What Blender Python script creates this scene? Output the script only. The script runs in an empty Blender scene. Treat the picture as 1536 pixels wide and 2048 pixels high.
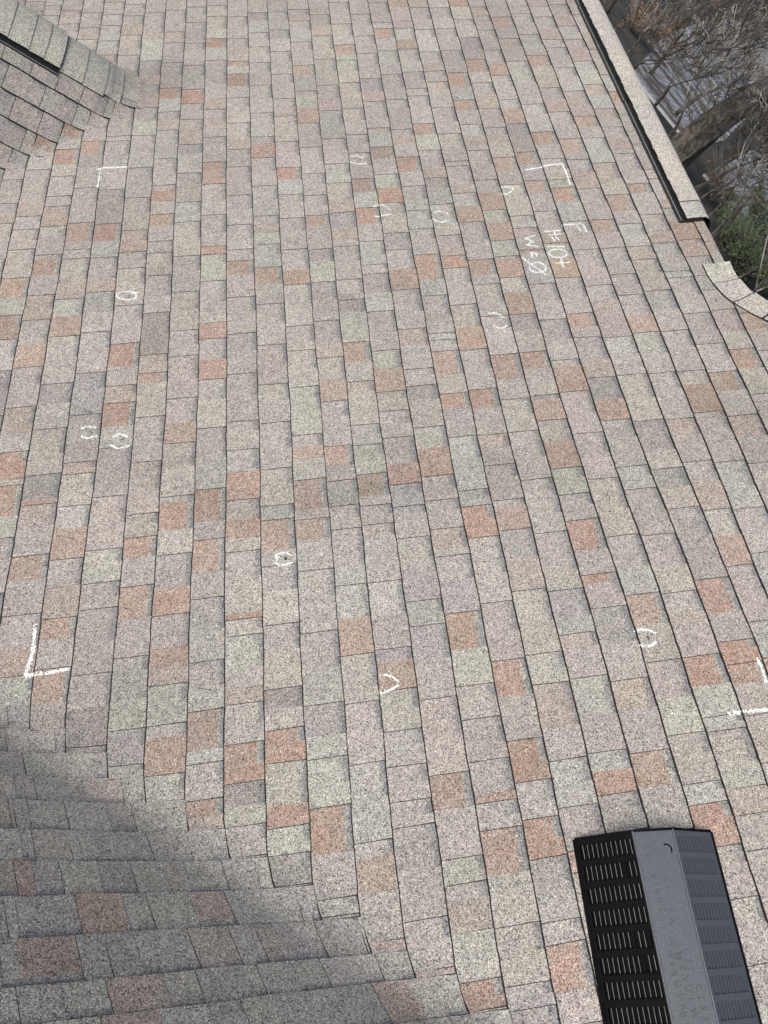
import bpy, bmesh, math, random
from mathutils import Vector, Matrix
E = 0.143                      # one shingle exposure in metres: roof coordinates are counted in courses
# ---------------- camera ----------------
CM = [[0.7636852, -0.1058889, 0.6368458], [0.2659213, -0.8472914, -0.4597642], [0.5882779, 0.5204659, -0.6189058]]
CC = [-9.82547, -11.89372, 17.11031]
FPX = 1533.862
scene = bpy.context.scene
cd = bpy.data.cameras.new('camera'); cam = bpy.data.objects.new('camera', cd); scene.collection.objects.link(cam)
cd.sensor_fit = 'VERTICAL'; cd.sensor_height = 24; cd.lens = 24*FPX/2048; cd.clip_start = .05; cd.clip_end = 900
r0, r1, r2 = [Vector(r) for r in CM]
m = Matrix(((r0.x, -r1.x, -r2.x, 0), (r0.y, -r1.y, -r2.y, 0), (r0.z, -r1.z, -r2.z, 0), (0, 0, 0, 1)))
m.translation = Vector(CC)*E
cam.matrix_world = m
scene.camera = cam
# ---------------- light ----------------
SUN = Vector((-.76, -.27, .59)).normalized()
w = bpy.data.worlds.new('World'); scene.world = w; w.use_nodes = True
nt = w.node_tree; nt.nodes.clear()
sky = nt.nodes.new('ShaderNodeTexSky'); sky.sky_type = 'NISHITA'; sky.sun_disc = False
sky.sun_elevation = math.asin(SUN.z); sky.sun_rotation = math.atan2(SUN.x, SUN.y)
sky.air_density = 1.2; sky.dust_density = 4.0; sky.ozone_density = 1.0
bg = nt.nodes.new('ShaderNodeBackground'); bg.inputs[1].default_value = .06
wo = nt.nodes.new('ShaderNodeOutputWorld')
nt.links.new(sky.outputs[0], bg.inputs[0]); nt.links.new(bg.outputs[0], wo.inputs[0])
sl = bpy.data.lights.new('sun', 'SUN'); sl.energy = 1.5; sl.angle = math.radians(38); sl.color = (1, .985, .968)
so = bpy.data.objects.new('sun', sl); scene.collection.objects.link(so)
so.rotation_euler = SUN.to_track_quat('Z', 'Y').to_euler(); so.location = (-20, -10, 30)
scene.view_settings.view_transform = 'Standard'; scene.view_settings.look = 'None'
scene.view_settings.exposure = 0.98; scene.view_settings.gamma = 1
random.seed(7)
rnd = random.random
def ru(a, b): return a+(b-a)*random.random()
# ---------------- helpers ----------------
def link(o, parent=None):
    scene.collection.objects.link(o)
    if parent: o.parent = parent; o.matrix_parent_inverse = parent.matrix_world.inverted()
    return o
def empty(name, loc, label, cat, group=None):
    o = bpy.data.objects.new(name, None); o.location = loc; scene.collection.objects.link(o)
    o.empty_display_size = .2
    o['label'] = label; o['category'] = cat
    if group: o['group'] = group
    bpy.context.view_layer.update()
    return o
class MB:
    """plain mesh collector, coordinates in metres"""
    def __init__(s): s.v = []; s.f = []; s.m = []; s.c = []; s.b = []
    def vert(s, p): s.v.append((p[0], p[1], p[2])); return len(s.v)-1
    def face(s, idx, mat=0, col=(1, 1, 1), band=0.):
        s.f.append(idx); s.m.append(mat); s.c.append(col)
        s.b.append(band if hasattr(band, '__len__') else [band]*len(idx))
    def box(s, c, d, mat=0, col=(1, 1, 1), rot=None):
        vs = []
        for i in range(8):
            p = Vector(((i & 1)-.5, ((i >> 1) & 1)-.5, ((i >> 2) & 1)-.5)); p = Vector((p.x*d[0], p.y*d[1], p.z*d[2]))
            if rot: p = rot @ p
            vs.append(s.vert(p+Vector(c)))
        for f in ((0, 2, 3, 1), (4, 5, 7, 6), (0, 1, 5, 4), (2, 6, 7, 3), (0, 4, 6, 2), (1, 3, 7, 5)):
            s.face([vs[k] for k in f], mat, col)
    def tube(s, pts, rad, n=5, mat=0, col=(1, 1, 1)):
        prev = None
        for i, p in enumerate(pts):
            p = Vector(p)
            d = (Vector(pts[min(i+1, len(pts)-1)])-Vector(pts[max(i-1, 0)]))
            if d.length < 1e-9: d = Vector((0, 0, 1))
            d.normalize()
            a = d.cross(Vector((.31, .17, .93)))
            if a.length < 1e-3: a = d.cross(Vector((1, 0, 0)))
            a.normalize(); b = d.cross(a)
            ring = [s.vert(p+(a*math.cos(2*math.pi*k/n)+b*math.sin(2*math.pi*k/n))*rad[i]) for k in range(n)]
            if prev:
                for k in range(n): s.face([prev[k], prev[(k+1) % n], ring[(k+1) % n], ring[k]], mat, col)
            prev = ring
    def build(s, name, mats, parent=None, smooth=False):
        me = bpy.data.meshes.new(name); me.from_pydata(s.v, [], s.f)
        for mt in mats: me.materials.append(mt)
        me.polygons.foreach_set('material_index', s.m)
        me.attributes.new('col', 'FLOAT_COLOR', 'CORNER'); me.attributes.new('band', 'FLOAT', 'CORNER')
        ca = me.attributes['col']; ba = me.attributes['band']
        cols = []; bs = []
        for f, c, b in zip(s.f, s.c, s.b):
            for k in range(len(f)): cols += [c[0], c[1], c[2], 1.]; bs.append(b[k])
        ca.data.foreach_set('color', cols); ba.data.foreach_set('value', bs)
        if smooth: me.polygons.foreach_set('use_smooth', [True]*len(s.f))
        me.update()
        return link(bpy.data.objects.new(name, me), parent)
def mat(name): 
    mt = bpy.data.materials.new(name); mt.use_nodes = True
    n = mt.node_tree.nodes; return mt, n, mt.node_tree.links, n['Principled BSDF']
def simple(name, col, rough=.8, spec=.3, noise=0, nscale=40, bump=0, bscale=200, metal=0, col2=None):
    mt, n, l, p = mat(name)
    p.inputs['Base Color'].default_value = (*col, 1); p.inputs['Roughness'].default_value = rough
    p.inputs['Specular IOR Level'].default_value = spec; p.inputs['Metallic'].default_value = metal
    tc = n.new('ShaderNodeTexCoord')
    if noise:
        nz = n.new('ShaderNodeTexNoise'); nz.inputs['Scale'].default_value = nscale; nz.inputs['Detail'].default_value = 6
        l.new(tc.outputs['Object'], nz.inputs['Vector'])
        mx = n.new('ShaderNodeMix'); mx.data_type = 'RGBA'
        c2 = col2 or tuple(c*(1-noise) for c in col)
        mx.inputs[6].default_value = (*[min(1, c*(1+noise*.5)) for c in col], 1); mx.inputs[7].default_value = (*c2, 1)
        cr = n.new('ShaderNodeValToRGB'); cr.color_ramp.elements[0].position = .36; cr.color_ramp.elements[1].position = .64
        l.new(nz.outputs['Fac'], cr.inputs[0]); l.new(cr.outputs[0], mx.inputs[0]); l.new(mx.outputs[2], p.inputs['Base Color'])
    if bump:
        nb = n.new('ShaderNodeTexNoise'); nb.inputs['Scale'].default_value = bscale; nb.inputs['Detail'].default_value = 4
        l.new(tc.outputs['Object'], nb.inputs['Vector'])
        bp = n.new('ShaderNodeBump'); bp.inputs['Strength'].default_value = bump; bp.inputs['Distance'].default_value = .004
        l.new(nb.outputs['Fac'], bp.inputs['Height']); l.new(bp.outputs[0], p.inputs['Normal'])
    return mt
def shingle_material():
    mt, n, l, p = mat('granules')
    tc = n.new('ShaderNodeTexCoord')
    at = n.new('ShaderNodeAttribute'); at.attribute_name = 'col'
    ab = n.new('ShaderNodeAttribute'); ab.attribute_name = 'band'
    def vor(scale):
        v = n.new('ShaderNodeTexVoronoi'); v.inputs['Scale'].default_value = scale; l.new(tc.outputs['Object'], v.inputs['Vector'])
        s = n.new('ShaderNodeSeparateColor'); l.new(v.outputs['Color'], s.inputs[0]); return v, s
    def math_(op, a, b=None, c=None):
        q = n.new('ShaderNodeMath'); q.operation = op
        for i, x in enumerate((a, b, c)):
            if x is None: continue
            if isinstance(x, (int, float)): q.inputs[i].default_value = x
            else: l.new(x, q.inputs[i])
        return q.outputs[0]
    v1, s1 = vor(390); v2, s2 = vor(290)
    def ramp(inp, els, interp='LINEAR'):
        r = n.new('ShaderNodeValToRGB'); r.color_ramp.interpolation = interp
        while len(r.color_ramp.elements) < len(els): r.color_ramp.elements.new(.5)
        for e, (pos, v) in zip(r.color_ramp.elements, els):
            e.position = pos; e.color = (*v, 1) if hasattr(v, '__len__') else (v, v, v, 1)
        l.new(inp, r.inputs[0]); return r.outputs[0]
    # multiplier of one grain
    g1 = ramp(s1.outputs[0], [(0, .48), (.22, .68), (.5, .96), (.8, 1.24), (1, 1.68)])
    g2 = ramp(s2.outputs[1], [(0, .22), (.13, .45), (.2, .98), (.88, 1.04), (.95, 1.5)])
    # slow weathering
    nz = n.new('ShaderNodeTexNoise'); nz.inputs['Scale'].default_value = 2.2; nz.inputs['Detail'].default_value = 5; nz.inputs['Roughness'].default_value = .6
    l.new(tc.outputs['Object'], nz.inputs['Vector'])
    wx = ramp(nz.outputs['Fac'], [(.3, .93), (.7, 1.07)])
    nz3 = n.new('ShaderNodeTexNoise'); nz3.inputs['Scale'].default_value = 34; nz3.inputs['Detail'].default_value = 3
    l.new(tc.outputs['Object'], nz3.inputs['Vector'])
    wx3 = ramp(nz3.outputs['Fac'], [(.3, .9), (.7, 1.1)])
    # dark scuffs
    nz2 = n.new('ShaderNodeTexNoise'); nz2.inputs['Scale'].default_value = 7; nz2.inputs['Detail'].default_value = 8; nz2.inputs['Roughness'].default_value = .75
    l.new(tc.outputs['Object'], nz2.inputs['Vector'])
    sc = ramp(nz2.outputs['Fac'], [(.28, .62), (.36, 1)])
    nd = n.new('ShaderNodeTexNoise'); nd.inputs['Scale'].default_value = 1.1; nd.inputs['Detail'].default_value = 9; nd.inputs['Roughness'].default_value = .62
    mpd = n.new('ShaderNodeMapping'); mpd.inputs['Scale'].default_value = (.55, 1.5, .55); l.new(tc.outputs['Object'], mpd.inputs['Vector']); l.new(mpd.outputs[0], nd.inputs['Vector'])
    st = ramp(nd.outputs['Fac'], [(.30, .80), (.46, 1.0), (.62, 1.04)])
    g1 = math_('MULTIPLY', g1, st)
    f = math_('MULTIPLY', g1, g2); f = math_('MULTIPLY', f, wx); f = math_('MULTIPLY', f, wx3); f = math_('MULTIPLY', f, sc)
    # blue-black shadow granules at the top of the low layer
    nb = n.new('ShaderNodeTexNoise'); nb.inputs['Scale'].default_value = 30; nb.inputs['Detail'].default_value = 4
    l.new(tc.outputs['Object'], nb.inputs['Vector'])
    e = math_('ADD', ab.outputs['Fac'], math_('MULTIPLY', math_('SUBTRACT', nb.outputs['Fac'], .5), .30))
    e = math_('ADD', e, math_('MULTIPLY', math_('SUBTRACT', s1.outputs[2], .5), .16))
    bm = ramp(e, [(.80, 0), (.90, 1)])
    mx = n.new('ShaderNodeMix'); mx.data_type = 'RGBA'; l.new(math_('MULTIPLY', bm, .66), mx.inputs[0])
    nf = n.new('ShaderNodeTexNoise'); nf.inputs['Scale'].default_value = 16; nf.inputs['Detail'].default_value = 5; nf.inputs['Roughness'].default_value = .7
    l.new(tc.outputs['Object'], nf.inputs['Vector'])
    m0 = n.new('ShaderNodeMix'); m0.data_type = 'RGBA'; l.new(ramp(nf.outputs['Fac'], [(.35, 0), (.75, .55)]), m0.inputs[0])
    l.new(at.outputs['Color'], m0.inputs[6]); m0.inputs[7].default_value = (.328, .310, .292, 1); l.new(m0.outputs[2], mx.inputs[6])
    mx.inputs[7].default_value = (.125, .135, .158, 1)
    # hue jitter between grains
    hs = n.new('ShaderNodeMix'); hs.data_type = 'RGBA'; hs.blend_type = 'MULTIPLY'; hs.inputs[0].default_value = .5
    hj = ramp(s2.outputs[2], [(0, (.98, .90, .84)), (.3, (.92, 1.0, .94)), (.6, (1.05, 1.0, .98)), (.85, (1.08, 1.04, .95)), (1, (.92, .95, 1.05))])
    l.new(mx.outputs[2], hs.inputs[6]); l.new(hj, hs.inputs[7])
    vm = n.new('ShaderNodeVectorMath'); vm.operation = 'SCALE'; l.new(hs.outputs[2], vm.inputs[0]); l.new(f, vm.inputs[3])
    l.new(vm.outputs[0], p.inputs['Base Color'])
    p.inputs['Roughness'].default_value = .72; p.inputs['Specular IOR Level'].default_value = .35
    rr = ramp(s2.outputs[0], [(.0, .85), (.8, .7), (.92, .3)]); l.new(rr, p.inputs['Roughness'])
    h = math_('ADD', math_('MULTIPLY', s1.outputs[0], .7), math_('MULTIPLY', v1.outputs['Distance'], -1.0))
    bp = n.new('ShaderNodeBump'); bp.inputs['Strength'].default_value = .55; bp.inputs['Distance'].default_value = .0016
    l.new(h, bp.inputs['Height']); l.new(bp.outputs[0], p.inputs['Normal'])
    return mt
GRAN = shingle_material()
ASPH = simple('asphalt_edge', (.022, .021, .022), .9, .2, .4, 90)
BLACKP = simple('black_plastic', (.016, .017, .019), .38, .5, .3, 25, .15, 300)
GREYEDGE = simple('lip_highlight', (.42, .42, .41), .5, .5, .3, 60)  # pale lip line: the bevel's highlight put into the colour
CHALK = simple('chalk', (.84, .88, .87), .95, .1, .25, 300)
SOFF = simple('painted_siding', (.55, .53, .48), .7, .3, .12, 3)
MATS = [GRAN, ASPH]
# ---------------- roof form (units of one exposure) ----------------
PI_ = math.radians(39.806); cp = math.cos(PI_); sp = math.sin(PI_)
YG, KN, YF, KF = -9.1303, 1.10695, 24.7432, 1.19793
NR = 18.4
def f_main(x): return x*math.tan(PI_)
def f_near(y): 
    z = (YG-y)/KN
    return z if y > -16 else (YG+16)/KN-(-16-y)/KN
Y1, Y2 = 21.25, 22.9
def f_far(y):
    if y <= Y1: return (y-YF)/KF
    if y >= 2*Y2-Y1: return (2*Y2-y-YF)/KF
    t = (y-Y1)/(Y2-Y1) if y < Y2 else (2*Y2-Y1-y)/(Y2-Y1)
    z0 = (Y1-YF)/KF; s = 1/KF*(Y2-Y1); z1 = z0+.52
    h = 2*t**3-3*t**2+1; 
    return h*z0+(t**3-2*t**2+t)*s+(3*t*t-2*t**3)*z1
def smax(a, b, k): 
    d = k-abs(a-b)
    return max(a, b)+(d*d/(4*k) if d > 0 else 0)
def H(x, y):
    z = smax(f_main(x), f_near(y), 1.0)
    return smax(z, f_far(y), .5) if abs(y-Y2) < 25 else z
def N(x, y):
    e = .02
    v = Vector((-(H(x+e, y)-H(x-e, y))/(2*e), -(H(x, y+e)-H(x, y-e))/(2*e), 1)); v.normalize(); return v
WOB = {-8: [(19.1, -0.137)], -7: [(18.9, -0.099)], -6: [(5.3, -0.086), (18.8, -0.061), (30.3, -0.072)], -5: [(5.2, 0.008), (18.7, -0.064), (30.2, -0.049)], -4: [(-3.5, -0.03), (5.1, 0.061), (18.6, -0.006), (30.1, -0.002)], -3: [(-3.6, 0.06), (5.0, 0.098), (18.5, 0.032), (30.0, 0.02)], -2: [(-3.7, 0.003), (4.9, 0.07), (18.4, -0.002), (29.9, 0.031)], -1: [(-3.9, 0.04), (4.8, 0.091), (18.3, 0.025), (29.8, 0.029)], 0: [(-4.0, -0.017), (4.7, 0.031), (18.2, 0.012), (29.7, 0.039)], 1: [(-9.0, -0.031), (-4.1, 0.013), (4.6, 0.06), (18.1, 0.029), (29.6, 0.05)], 2: [(-9.1, -0.003), (-4.2, 0.01), (4.5, 0.073), (18.0, 0.047), (29.5, 0.035)], 3: [(-9.2, 0.014), (-4.3, 0.053), (4.4, 0.062), (17.9, 0.054), (29.4, 0.021)], 4: [(-9.3, -0.057), (-4.4, -0.03), (4.3, -0.031), (17.8, 0.009), (29.3, 0.069)], 5: [(-9.4, -0.023), (-4.5, -0.039), (4.2, -0.091), (17.7, 0.047), (29.2, 0.067)], 6: [(-9.6, -0.024), (-4.6, -0.029), (4.1, -0.086), (17.6, -0.018), (29.1, 0.078)], 7: [(-9.7, 0.022), (-4.7, 0.001), (3.9, -0.048), (17.5, -0.011), (28.9, 0.064)], 8: [(-4.8, -0.055), (3.8, -0.084), (17.4, -0.035), (28.8, 0.05)], 9: [(-4.9, -0.045), (3.7, -0.103), (17.2, -0.069), (28.7, 0.036)], 10: [(-5.0, -0.008), (3.6, -0.098), (17.1, -0.031), (28.6, 0.022)], 11: [(-5.1, 0.055), (3.5, -0.109), (17.0, -0.044), (28.5, 0.069)], 12: [(-5.2, 0.072), (3.4, -0.088), (16.9, -0.057), (28.4, 0.056)], 13: [(-5.4, 0.149), (3.3, -0.058), (16.8, -0.102)], 14: [(-5.5, 0.18), (3.2, -0.004), (16.7, -0.043)], 15: [(3.1, -0.007), (16.6, -0.025)], 16: [(3.0, 0.014), (16.5, -0.007)], 17: [(2.9, 0.068), (16.4, -0.03)]}
GW = {-3: -0.02, -2: -0.09, -1: -0.02, 0: 0, 1: -0.01, 2: 0.05, 3: 0.12, 4: -0.11, 5: -0.05}
def wob(n, y):
    a = WOB.get(n)
    if not a: return 0
    if y <= a[0][0]: return a[0][1]
    if y >= a[-1][0]: return a[-1][1]
    for (y0, v0), (y1, v1) in zip(a, a[1:]):
        if y <= y1: 
            t = (y-y0)/(y1-y0); t = t*t*(3-2*t); return v0+(v1-v0)*t
def jit(n, t):                                   # hand laid butt lines are never quite straight
    return .010*math.sin(t*1.1+n*5.1)+.006*math.sin(t*3.3+n*2.7)+.003*math.sin(t*11.+n*9.1)
def P_main(n, v, t, h):
    nn = n+v+(1-v)*(wob(n, t)+jit(n, t))+v*(wob(n+1, t)+jit(n+1, t))
    y = t+.0306*(v-.5); x = nn*cp
    return (Vector((x, y, H(x, y)))+N(x, y)*h)*E
def P_near(n, v, t, h):
    nn = n+v+(1-v)*(GW.get(n, 0)+jit(n+40, t))+v*(GW.get(n+1, 0)+jit(n+41, t))
    y = YG-nn*sp*KN; x = t+.5*sp*0
    return (Vector((x, y, H(x, y)))+N(x, y)*h)*E
def P_far(n, v, t, h):
    nn = n+v+(1-v)*jit(n+80, t)+v*jit(n+81, t)
    y = YF+nn*sp*KF; x = t
    return (Vector((x, y, H(x, y)))+N(x, y)*h)*E
def P_far2(n, v, t, h):
    nn = n+v+(1-v)*jit(n+120, t)+v*jit(n+121, t)
    y = 2*Y2-(YF+nn*sp*KF); x = t
    return (Vector((x, y, H(x, y)))+N(x, y)*h)*E
COL = {'t': (.330, .309, .293), 'g': (.342, .337, .310), 'v': (.298, .284, .278), 'o': (.322, .222, .181), 'p': (.328, .279, .253), 'd': (.255, .240, .230), 'b': (.265, .205, .172)}
def shade(c, s=.07):
    k = 1+ru(-s, s); return tuple(x*k*(1+ru(-.025, .025)) for x in c)
def parse(s):
    L = []
    for t in s.split(): L.append((t[0], float(t[1:-1]), t[-1] == '|'))
    return L
def cells_from(L, hi, lo, grow):
    """L runs from high t to low t. returns [(segments, joint_at_low_end)], each segment (colour, t0, t1)"""
    out = []; cur = []; t = hi
    if L:
        while t-L[0][1] > 2.2 and t > lo+.05:
            ln = min(ru(.9, 1.6), t-lo); out.append([(random.choice('ttttgvp'), t-ln*.5, t), (random.choice('ttttgvp'), t-ln, t-ln*.5)]); t -= ln
        if t <= lo+.05: return out
    for c, y, j in L:
        if y >= t-.01: continue
        if y < lo: y = lo; j = True
        cur.append((c, y, t)); t = y
        if j: out.append(cur); cur = []
        if t <= lo: break
    if cur: out.append(cur)
    if grow: 
        while t > lo+.01:
            ln = random.choice([.45, .9, 1.1, 1.3, 1.5, 1.7]); c1 = random.choice('tttggvvpo'); c2 = random.choice('tttggvppo')
            a = max(lo, t-ln*ru(.35, .6)); b = max(lo, t-ln)
            cur = [(c1, a, t)]
            if b < a-.02: cur.append((c2, b, a))
            out.append(cur); t = b
    return out
T_LOW, T_UP = .046, .009
SURF = {}
def add_strip(mb, Pf, n, cells, vmax=1.0, key=None, asc=False, hook=None):
    """cells: list of tiles; every tile = low piece first (with shadow band), raised tab after it"""
    for segs in cells:
        if len(segs) == 1:
            c, t0, t1 = segs[0]; tm = t1-(t1-t0)*ru(.35, .6) if not asc else t0+(t1-t0)*ru(.35, .6)
            base = COL[c]
            sh = shade(base); k = ru(.95, 1.05)
            lst = [(c, sh, tm, t1, 0), (c, tuple(x*k for x in sh), t0, tm, 1)] if t1-t0 > .3 else [(c, sh, t0, t1, 1 if rnd() < .5 else 0)]
        else:
            lst = []
            for i, (c, t0, t1) in enumerate(segs):
                b_ = COL[c]
                if c in 'opb':
                    k = ru(0, .38); b_ = tuple(x*(1-k)+y*k for x, y in zip(b_, COL['t']))
                lst.append((c, shade(b_), t0, t1, 0 if i == 0 else 1))
        for c, col, t0, t1, up in lst:
            if t1-t0 < .005: continue
            tap = ru(.0, .035) if up else 0                # tabs are cut slightly tapered
            if key is not None: SURF.setdefault((key, n), []).append((t0, t1, up))
            ns = max(1, int(math.ceil((t1-t0)/.22)))
            vs = [0, .35, .72, .8, .9, 1.0, 1.05] if vmax >= 1 else [0, vmax*.5, vmax]
            grid = []
            for i in range(ns+1):
                t = t0+(t1-t0)*i/ns
                eb = ru(-.005, .005)
                row = []
                for v in vs:
                    tt = t
                    if up and i == 0: tt = t+tap*v*.9
                    h = T_LOW*(1-min(v, 1))+(T_UP if up else 0)+.002
                    if v > 1: h = -.0+(T_UP if up else 0)*.3-.004
                    vv = v+(eb+.010 if v == 0 else 0)
                    row.append(mb.vert(Pf(n, vv, tt, h)))
                # foot of the butt: black skirt, widened to paint the shadow line under the edge
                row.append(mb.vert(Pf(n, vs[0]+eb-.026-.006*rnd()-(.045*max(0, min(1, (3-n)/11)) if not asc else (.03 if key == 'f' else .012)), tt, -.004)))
                grid.append(row)
            nv = len(vs)
            for i in range(ns):
                for j in range(nv-1):
                    vm = (vs[j]+vs[j+1])/2
                    cc = col
                    if not up and c in 'ob' and vm > .8: cc = shade(COL['g'], .03)
                    bd = [0]*4
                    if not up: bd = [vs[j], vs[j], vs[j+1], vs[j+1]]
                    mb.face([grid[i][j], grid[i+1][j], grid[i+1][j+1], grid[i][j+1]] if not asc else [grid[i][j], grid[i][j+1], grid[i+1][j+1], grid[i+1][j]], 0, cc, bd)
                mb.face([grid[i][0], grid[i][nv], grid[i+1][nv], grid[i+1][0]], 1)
            if up:                                          # tab ends
                for i, sg in ((0, 1), (ns, -1)):
                    t = (t0+tap*0) if i == 0 else t1
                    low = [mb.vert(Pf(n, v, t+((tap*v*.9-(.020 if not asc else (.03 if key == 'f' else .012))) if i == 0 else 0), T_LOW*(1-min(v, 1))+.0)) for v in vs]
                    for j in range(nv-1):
                        mb.face([grid[i][j], grid[i][j+1], low[j+1], low[j]], 1)
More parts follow.
